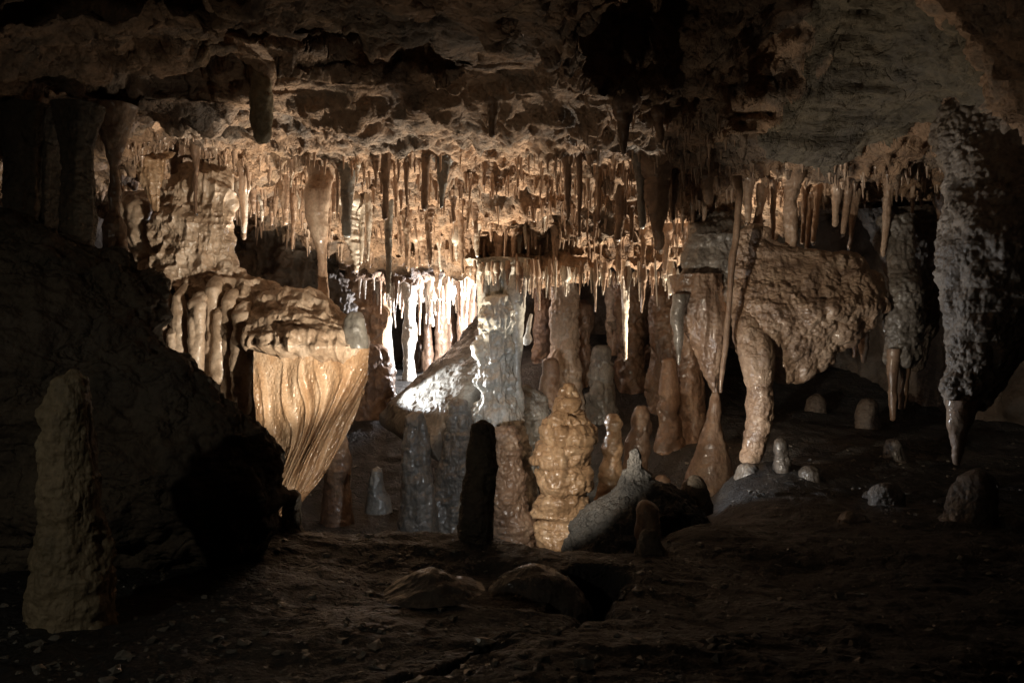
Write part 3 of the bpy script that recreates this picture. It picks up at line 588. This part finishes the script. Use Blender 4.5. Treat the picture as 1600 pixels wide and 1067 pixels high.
# floor stalagmites right
fs = [(1222, 684, 742, 30, 'tall ridged stalagmite stub on the right floor nearest the leg-like stalactite', 4.25), (1265, 727, 757, 38, 'low rounded stalagmite stub next to the ridged one on the floor', 4.15), (1396, 684, 716, 34, 'dark stalagmite stub farthest back on the right floor', 5.0), (1384, 757, 802, 60, 'wet domed stalagmite in the middle of the right floor', 3.7), (1355, 766, 784, 20, 'tiny glossy stalagmite touching the wet dome', 3.85), (1335, 796, 838, 60, 'low glistening dome nearest the camera on the right floor', 3.3), (1516, 731, 818, 72, 'largest leaning dark stalagmite on the right floor', 3.35), (1583, 802, 832, 50, 'low wet stalagmite stub at the right edge of the frame', 3.25), (1355, 622, 690, 44, 'dim brown pointed stalagmite in the shadows at the back right', 6.2), (1275, 615, 650, 34, 'dim small cone stalagmite far back behind the right floor', 6.6)]
for px, a, b, w_, lb, Y in fs:
    lean = 12 if w_ == 72 else 0
    o = loft('stalagmite', Y, [(a, px - w_ * .28 + lean, px + w_ * .28 + lean), (a + (b - a) * .35, px - w_ * .42 + lean * .5, px + w_ * .42 + lean * .5), (b, px - w_ * .5 - lean, px + w_ * .52), (b + 8, px - w_ * .7 - lean, px + w_ * .75), (b + 25, px - w_ * 1.1 - lean, px + w_ * 1.1)], M['wet'] if Y < 5.5 else M['wall'], 'coral' if w_ > 50 else 'rough', 1, (1, 0), 1.2, k=.45); tag(o, lb, 'stalagmite')

# ------------------------------------------------------------------ stalactites on the roof
ORI = Vector((0, 0, CZ))
def root_at(px, py):
    for k in range(60):
        d = Vector(P(px, py - k * 3, 1.0)) - ORI
        h = bv_ceil.ray_cast(ORI, d.normalized())
        if h[0] is not None and h[0].y < 9.3: return h[0], py - k * 3
    return None, py
def stal_mesh(name, Lh, R, mat, seed, lean=(0, 0), nz=70, ns=28, flare=1.0, bulge=.0, tipr=.28):
    t = np.linspace(0, 1, nz); rng = random.Random(seed)
    prof = (1 - t) ** .8 * (1 - tipr) + tipr
    prof = prof * (1 + flare * np.exp(-t * 7)) * (1 + .09 * np.sin(t * rng.uniform(5, 12) + seed) + .03 * np.sin(t * rng.uniform(20, 40)))
    cap = np.clip((1 - t) * Lh / (R * tipr * 1.2 + 1e-4), 0, 1); prof = prof * np.sqrt(1 - (1 - cap) ** 2)
    th = np.linspace(0, 2 * np.pi, ns, endpoint=False)
    wx = np.cumsum([rng.gauss(0, 1) for _ in range(nz)]) * .0006 * R / .02
    X = lean[0] * t + wx; Yc = lean[1] * t
    G = np.stack([X[:, None] + R * prof[:, None] * np.cos(th), Yc[:, None] + R * prof[:, None] * np.sin(th), np.repeat(-(t * Lh)[:, None], ns, 1)], -1)
    G[0, :, 2] += .12; G[0, :, 0] *= .5; G[0, :, 1] *= .5; G[1, :, 2] += .02
    n = grid_n(G, True); out = np.stack([np.repeat(np.cos(th)[None], nz, 0), np.repeat(np.sin(th)[None], nz, 0), 0 * G[..., 0]], -1)
    n *= np.where((n * out).sum(-1, keepdims=True) < 0, -1, 1)
    p = G.reshape(-1, 3)
    d = noise(p, [('f', max(R * 1.6, .01), R * .30, 3.0, 2), ('b', max(R * .8, .006), R * .16, 4, 2), ('f', max(R * .4, .005), R * .10, 1, 2)], seed)
    p = p + n.reshape(-1, 3) * (d * np.repeat(np.clip(prof, 0, 1.2), ns))[:, None]
    return link_mesh(name, p, grid_q(nz, ns, True)[:, ::-1], mat)
mdrop = bpy.data.materials.new('water'); mdrop.use_nodes = True
b_ = mdrop.node_tree.nodes['Principled BSDF']; b_.inputs['Base Color'].default_value = (.95, .95, .95, 1); b_.inputs['Roughness'].default_value = .03; b_.inputs['Transmission Weight'].default_value = .9; b_.inputs['IOR'].default_value = 1.33
def drop_mesh():
    nz, ns = 12, 14; t = np.linspace(0, np.pi, nz); th = np.linspace(0, 2 * np.pi, ns, endpoint=False)
    r = np.sin(t); zz = np.cos(t); zz = np.where(zz > 0, zz * 1.5, zz)
    G = np.stack([r[:, None] * np.cos(th), r[:, None] * np.sin(th), np.repeat(zz[:, None], ns, 1)], -1)
    return G.reshape(-1, 3), grid_q(nz, ns, True)[:, ::-1]
DV, DQ = drop_mesh()
def stalactite(px, pr, pt, wpx, mat, label, group=None, lean=0, drop=False, flare=.8, tipr=.3, Y=None):
    h, pr2 = root_at(px, pr)
    if h is None: return
    if Y: y = Y
    else: y = h.y
    top = Vector(P(px, pr2, y)); 
    if Y:
        hh = bv_ceil.ray_cast(Vector((top.x, y, CZ - .3)), Vector((0, 0, 1)));
        if hh[0]: top = hh[0]
    tip = Vector(P(px + lean, pt, y)); Lh = top.z - tip.z + .02; R = wpx / 2 / F * y / (1 + flare * .25)
    SEED[0] += 1
    o = stal_mesh('stalactite', Lh, R, M[mat], SEED[0], (tip.x - top.x, 0), int(np.clip(Lh / .006, 40, 160)), 30, flare, tipr=tipr)
    o.location = top + Vector((0, 0, .02)); tag(o, label, 'stalactite', group)
    if drop:
        dr = R * tipr * .8
        dm = link_mesh('water_drop', DV * dr, DQ, mdrop, o); dm.location = (tip.x - top.x, 0, -Lh - dr * .5)
    return o
hand = [
    (405, 118, 225, 32, 'dull', 'thick blunt banded stalactite hanging alone from the dark upper ceiling', 0, 0, .05, .8),
    (97, 190, 290, 14, 'bould', 'thin dull stalactite in the dark upper left corner', 0, 0, .8, .5),
    (275, 238, 333, 17, 'brown', 'dark stout stalactite with wet tip left of the tan flowstone top', 0, 1, .3, .6),
    (305, 236, 335, 11, 'brown', 'slim dark stalactite with wet tip in front of the tan flowstone', 3, 1, .5, .4),
    (363, 272, 332, 6, 'white', 'thin pale straw at the left end of the bright stalactite row', 0, 1, .3, .6),
    (379, 270, 355, 13, 'stal', 'pointed tan stalactite second from the left in the bright row', 0, 1, .6, .25),
    (457, 290, 391, 12, 'stal', 'long pointed stalactite just left of the funnel-shaped one', 0, 1, .5, .25),
    (515, 300, 372, 15, 'stal', 'ribbed brown cone stalactite just right of the funnel-shaped one', 2, 1, .4, .2),
    (545, 262, 372, 22, 'grey', 'thick dark stalactite in front of the big white pointed one', 0, 0, .3, .55),
    (540, 318, 426, 36, 'white', 'big white pointed stalactite left of the bright grotto', 15, 1, .3, .12),
    (564, 322, 412, 14, 'white', 'white stalactite immediately right of the big pointed one', 0, 1, .4, .25),
    (577, 318, 408, 13, 'white', 'white leaning stalactite, second right of the big pointed one', -6, 1, .4, .2),
    (604, 243, 345, 15, 'brown', 'dark straight stalactite hanging in front of the long speckled one', -1, 0, .3, .6),
    (607, 318, 462, 12, 'grey', 'very long speckled grey stalactite before the bright grotto', 1, 1, .3, .6),
    (635, 262, 322, 9, 'brown', 'short dark stalactite between the two straight dark ones', 0, 0, .4, .4),
    (618, 285, 342, 10, 'stal', 'short brown pointed stalactite right of the straight dark one', 3, 0, .4, .3),
    (665, 247, 330, 13, 'brown', 'dark straight stalactite left of the smooth grey cone', -1, 0, .2, .7),
    (668, 330, 415, 12, 'brown', 'long brown speckled stalactite under the dark straight one', 2, 1, .4, .4),
    (694, 248, 326, 26, 'grey', 'smooth grey cone stalactite bent below a thick root', -2, 0, 1.0, .25),
    (720, 335, 430, 11, 'stal', 'long tan stalactite whose tip reaches the lower ledge', 2, 1, .5, .4),
    (636, 335, 418, 12, 'stal', 'tan stalactite left of centre reaching the dark recess', 0, 1, .5, .3),
    (770, 165, 216, 20, 'brown', 'short dark plug stalactite high on the ceiling above centre', 0, 0, .6, .5),
    (975, 168, 243, 34, 'brown', 'cone stalactite with thin tip high on the ceiling right of centre', 0, 1, .7, .15),
    (1027, 185, 226, 18, 'brown', 'short shiny dark stalactite right of the high cone', 3, 0, .6, .4),
    (886, 255, 345, 13, 'brown', 'dark knobbly stalactite at centre left of the thin long one', 0, 0, .7, .4),
    (905, 245, 372, 10, 'brown', 'long dark stalactite at the centre of the ceiling band', 0, 1, .5, .5),
    (936, 270, 348, 12, 'brown', 'brown stalactite right of the long central dark one', 0, 0, .5, .4),
    (968, 290, 378, 17, 'brown', 'thick dark ridged stalactite left of the big clump', 0, 0, .3, .6),
    (1000, 255, 358, 18, 'grey', 'shiny grey knobbly stalactite beside the big dark clump', 0, 0, .5, .5),
    (1028, 262, 392, 40, 'brown', 'largest dark clumped stalactite with shiny grey point, right of centre', 5, 1, .3, .25),
    (1052, 270, 345, 16, 'brown', 'short stalactite fused to the right of the dark clump', 0, 1, .4, .5),
    (1107, 262, 320, 26, 'brown', 'stout dark stalactite under the ceiling bulge left of the rod', -2, 0, .5, .4),
    (1102, 310, 356, 9, 'stal', 'short tan stalactite below the stout one', -2, 1, .4, .5),
    (1043, 365, 430, 14, 'stal', 'orange tapering stalactite over the fringe left of the rock pendant', -3, 1, .6, .3),
    (1072, 362, 408, 16, 'stal', 'orange stubby stalactite touching the grey rock pendant', 0, 1, .5, .3),
    (966, 372, 442, 14, 'stal', 'tan stalactite hanging to the fringe ledge at centre right', 0, 1, .6, .4),
    (1005, 370, 416, 11, 'stal', 'small tan stalactite between two longer ones above the fringe', 0, 1, .5, .4),
    (870, 358, 432, 16, 'stal', 'pale brown stalactite reaching the fringe ledge at centre', -2, 1, .4, .35),
    (977, 430, 562, 14, 'white', 'long white stalactite hanging lowest below the straw fringe', -1, 1, .2, .25),
    (1170, 280, 350, 17, 'stal', 'tan fluted stalactite just right of the long thin rod', -3, 1, .5, .5),
    (1192, 300, 392, 13, 'brown', 'leaning brown stalactite above the orange pendant', -14, 0, .4, .9),
    (1209, 285, 388, 14, 'stal', 'tan stalactite with thin tip left of the fat club-shaped one', -2, 1, .5, .25),
    (1240, 280, 402, 26, 'stal', 'fat club-shaped stalactite with wet rounded tip', -5, 1, .5, .7),
    (1258, 300, 382, 10, 'brown', 'thin dark stalactite right of the fat club', -5, 0, .4, .6),
    (1268, 300, 390, 12, 'brown', 'knobbly dark stalactite second right of the fat club', -8, 1, .4, .6),
    (1279, 300, 380, 12, 'stal', 'orange smooth stalactite third right of the fat club', -8, 1, .4, .6),
    (1306, 295, 355, 14, 'stal', 'short blunt stalactite in the middle of the right-hand row', 0, 0, .6, .7),
    (1326, 300, 367, 12, 'stal', 'speckled leaning stalactite before the smooth orange one', -9, 1, .4, .6),
    (1341, 298, 390, 13, 'stal', 'smooth orange stalactite leaning left in the right-hand row', -15, 1, .4, .5),
    (1390, 290, 402, 16, 'stal', 'twisted double stalactite at the right end of the row', -8, 1, .5, .4),
    (1427, 300, 346, 7, 'stal', 'thin short straw right of the twisted stalactite', -3, 0, .4, .4),
    (1474, 300, 390, 22, 'brown', 'dim stalactite stub beside the large crusted right-hand mass', 0, 0, .5, .7),
]
for px, a, b, w_, m, lb, lean, dr, flr, tr in hand:
    stalactite(px, a, b, w_, m, lb, None, lean, bool(dr), flr, tr)
# rod and funnel (by loft so they follow the photo outline)
o = loft('stalactite', 4.45, [(270, 1150, 1168, .1), (300, 1151, 1161), (380, 1145, 1154), (400, 1139, 1150), (480, 1135, 1143), (540, 1130, 1138), (600, 1123, 1129), (614, 1124, 1128)], M['brown'], 'smooth', 1, (0, 1), 1.3, k=.25); tag(o, 'very long thin rod stalactite hanging in front of the grey pendant', 'stalactite')
o = loft('stalactite', 4.5, [(225, 470, 525, .1), (270, 474, 518, .1), (300, 474, 515), (335, 478, 512), (360, 484, 512), (385, 494, 510), (400, 496, 510), (440, 498, 511), (475, 499, 516)], M['stal'], 'smooth', .9, (0, 1), 1.2, k=.5); tag(o, 'funnel-shaped pale stalactite narrowing to a long stem above the shelf', 'stalactite')
o = loft('drapery', 4.35, [(232, 212, 262, .1), (250, 214, 258), (275, 216, 254), (300, 226, 250), (320, 234, 250), (355, 240, 248)], M['curt'], 'flute', .45, (0, 1), 1.2, k=.8); tag(o, 'small orange glowing drapery with drip tips above the left boulder', 'drapery')

o = loft('flowstone', 7.6, [(370, 540, 780), (415, 548, 770), (440, 560, 735), (462, 580, 712), (476, 600, 690)], M['white'], 'lump', .35, (0, .6), 1.2); tag(o, 'glaring pale flowstone brow across the bright grotto', 'flowstone')
o = loft('flowstone', 7.4, [(395, 545, 600), (430, 540, 606), (480, 538, 604), (530, 548, 596), (560, 552, 590)], M['curt'], 'bank', .5, (0, 0), 1); tag(o, 'warm orange flowstone bulge at the left end of the glaring grotto', 'flowstone')
o = loft('helictite', 5.5, [(490, 829, 832), (505, 825, 829), (520, 822, 828), (530, 817, 831), (540, 816, 826)], M['white'], 'lump', .6, (1, 1), 1, k=.5); tag(o, 'tiny white twisted helictite glinting in the dark right of the pale column', 'helictite')
# families of small stalactites: six source meshes per material, copied
rng = random.Random(21)
protos = {}
for m in ('stal', 'white', 'brown'):
    protos[m] = []
    for i, asp in enumerate((2.6, 3.4, 4.5, 4.5, 6, 6, 8, 8, 11, 15)):
        SEED[0] += 1
        o = stal_mesh('stalactite', .2, .2 / asp / 2, M[m], SEED[0], ((i % 3 - 1) * .012, 0), 70, 18, .5 + .3 * (i % 3), tipr=(.22, .4, .6)[i % 3])
        protos[m].append((asp, o.data)); bpy.data.objects.remove(o)
LM = [(97, 'the thin dull corner stalactite'), (363, 'the thin pale straw'), (379, 'the pointed tan one'), (457, 'the long pointed one'), (490, 'the funnel-shaped stalactite'), (515, 'the ribbed cone'), (545, 'the big white pointed one'), (577, 'the white leaning one'), (606, 'the long speckled stalactite'), (635, 'the short dark one'), (665, 'the dark straight stalactite'), (694, 'the smooth grey cone'), (720, 'the long tan stalactite'), (778, 'the pale column'), (830, 'the pale column right edge'), (870, 'the pale brown stalactite'), (905, 'the long dark central one'), (936, 'the brown central one'), (966, 'the thick ridged one'), (977, 'the long white stalactite'), (1005, 'the shiny grey one'), (1028, 'the big dark clump'), (1043, 'the orange tapering one'), (1072, 'the orange stubby one'), (1107, 'the stout dark one'), (1150, 'the long rod'), (1209, 'the thin-tipped tan one'), (1240, 'the fat club'), (1279, 'the smooth orange trio end'), (1306, 'the short blunt one'), (1341, 'the leaning orange one'), (1390, 'the twisted one'), (1427, 'the short straw')]
def family(n, x0, x1, ra, rb, la, lb_, wa, wb, mats, where, group, pw=1.6, Yfix=None):
    made = []
    for i in range(n):
        px = x0 + (x1 - x0) * (i + rng.uniform(.1, .9)) / n; pr = rng.uniform(ra, rb)
        h, pr2 = root_at(px, pr)
        if Yfix: h = Vector(P(px, pr, Yfix + rng.uniform(-.08, .12)))
        if h is None: continue
        lp = la + (lb_ - la) * rng.random() ** pw; L_ = lp / F * h.y; w_ = rng.uniform(wa, wb) / F * h.y
        m = rng.choice(mats); asp = L_ / w_; me = rng.choice(sorted(protos[m], key=lambda t_: abs(math.log(t_[0] / asp)))[:2])[1]
        o = bpy.data.objects.new('stalactite', me); COL.objects.link(o)
        sz = (L_ + .02) / .2; k = min(sz * 1.5, max(sz * .6, w_ / .2 * asp * .9))
        o.scale = (k, k, sz); o.location = h + Vector((0, 0.01, .02)); o.rotation_euler = (rng.gauss(0, .02), rng.gauss(0, .03), rng.uniform(0, 6.28))
        size = 'tiny' if lp < la + .2 * (lb_ - la) else 'longer' if lp > la + .6 * (lb_ - la) else 'short'
        made.append((px, o, size + ' ' + {'stal': 'tan', 'white': 'white', 'brown': 'brown'}[m]))
    made.sort(key=lambda t_: t_[0]); cnt = {}
    for px, o, look in made:
        c = [l for l in LM if l[0] <= px]; lm = c[-1] if c else LM[0]
        cnt[lm] = cnt.get(lm, 0) + 1
        tag(o, look + ' stalactite ' + where + ', ' + ORD[min(17, cnt[lm] - 1)] + ' right of ' + lm[1], 'stalactite', group)
family(36, 345, 560, 262, 318, 18, 70, 6, 14, ['stal', 'stal', 'white'], 'in bright left row', 'small stalactites in the bright left row')
family(28, 575, 835, 250, 330, 12, 50, 6, 12, ['brown', 'stal'], 'on crumbly roof', 'small stalactites on the ceiling above the grotto')
family(28, 600, 850, 335, 385, 20, 60, 5, 11, ['stal', 'stal', 'white'], 'at recess edge', 'small stalactites bordering the recess')
family(24, 850, 1095, 245, 345, 14, 55, 7, 14, ['brown', 'brown', 'stal'], 'on central roof', 'small stalactites right of centre')
family(50, 812, 1062, 432, 441, 8, 50, 2.6, 9, ['white', 'stal', 'white'], 'in lower fringe', 'straws in the fringe right of the pale column', 2.0, 5.18)
family(16, 1160, 1455, 285, 312, 8, 30, 7, 14, ['stal', 'brown'], 'in right row', 'tiny stubs in the right row')
family(20, 556, 762, 425, 462, 12, 62, 3.5, 8, ['white', 'white', 'stal'], 'in dazzling grotto', 'thin stalactites in the bright grotto')

family(34, 560, 735, 448, 468, 14, 60, 4, 9, ['white', 'white', 'stal'], 'under glaring brow', 'stalactites under the glaring grotto brow', 1.4, 7.35)

# the countless tiny nubs and soda straws too small to count: one mesh
def nubs():
    V = []; Qd = []; n0 = 0; ns = 7; tt = np.array([0, .25, .6, .9, 1.0]); pr = np.array([1.5, .9, .6, .4, .02])
    th = np.linspace(0, 2 * np.pi, ns, endpoint=False)
    zones = [(340, 840, 240, 400, 330, 4, 30), (840, 1120, 240, 400, 300, 5, 28), (1120, 1470, 255, 320, 120, 5, 22), (200, 360, 215, 250, 60, 4, 14), (900, 1150, 180, 250, 70, 5, 18)]
    for x0, x1, y0, y1, cnt, l0, l1 in zones:
        for _ in range(cnt):
            px = rng.uniform(x0, x1); py = rng.uniform(y0, y1)
            h = bv_ceil.ray_cast(ORI, (Vector(P(px, py, 1.0)) - ORI).normalized())
            if h[0] is None or h[1].z > -.05 and h[1].z < .05 or h[0].y > 9: continue
            y = h[0].y; L_ = rng.uniform(l0, l1) / F * y; r = rng.uniform(1.2, 3.4) / F * y
            lx = rng.gauss(0, .06) * L_
            for t_, p_ in zip(tt, pr):
                V.append(np.stack([h[0].x + lx * t_ + r * p_ * np.cos(th), y + r * p_ * np.sin(th), np.full(ns, h[0].z + .015 - t_ * (L_ + .015))], -1))
            Qd.append(grid_q(5, ns, True)[:, ::-1] + n0); n0 += 5 * ns
    o = link_mesh('stalactite_nubs', np.concatenate(V), np.concatenate(Qd), M['stal']); o['kind'] = 'stuff'
    tag(o, 'countless tiny tan nubs and straws bristling from the cave ceiling', 'stalactites')
nubs()
# grit and small stones on the floor: one mesh
def grit():
    base = np.array([(0, 0, 1), (1, 0, 0), (0, 1, 0), (-1, 0, 0), (0, -1, 0), (0, 0, -1)], float)
    tri = np.array([(0, 1, 2), (0, 2, 3), (0, 3, 4), (0, 4, 1), (5, 2, 1), (5, 3, 2), (5, 4, 3), (5, 1, 4)])
    # one subdivision of an octahedron
    V = [tuple(b) for b in base]; T = []
    cache = {}
    def mid(a, b):
        k = (min(a, b), max(a, b))
        if k not in cache: m_ = (np.array(V[a]) + np.array(V[b])); m_ /= np.linalg.norm(m_); V.append(tuple(m_)); cache[k] = len(V) - 1
        return cache[k]
    for a, b, c in tri:
        ab, bc, ca = mid(a, b), mid(b, c), mid(c, a); T += [(a, ab, ca), (b, bc, ab), (c, ca, bc), (ab, bc, ca)]
    V = np.array(V); T = np.array(T); VV = []; TT = []; n0 = 0; nr = np.random.RandomState(4)
    for _ in range(1500):
        px = nr.uniform(0, 1600); py = nr.uniform(690, 1066)
        h = bv_floor.ray_cast(ORI, (Vector(P(px, py, 1.0)) - ORI).normalized())
        if h[0] is None or h[0].y > 6 or h[1].z < .5: continue
        s_ = .003 + .012 * nr.rand() ** 4
        q = V * (1 + .35 * nr.randn(len(V), 1)) * s_ * np.array([1, 1, .6]) * nr.uniform(.7, 1.4, 3)
        VV.append(q + np.array(h[0])); TT.append(T + n0); n0 += len(V)
    o = link_mesh('gravel', np.concatenate(VV), np.concatenate(TT), M['grey'], smooth=False); o['kind'] = 'stuff'
    tag(o, 'scattered grit and small stones lying on the dark cave floor', 'gravel')
grit()

family(16, 732, 834, 424, 434, 8, 34, 4, 9, ['white', 'stal'], 'on column head', 'straws around the head of the pale column', 2.0, 5.14)
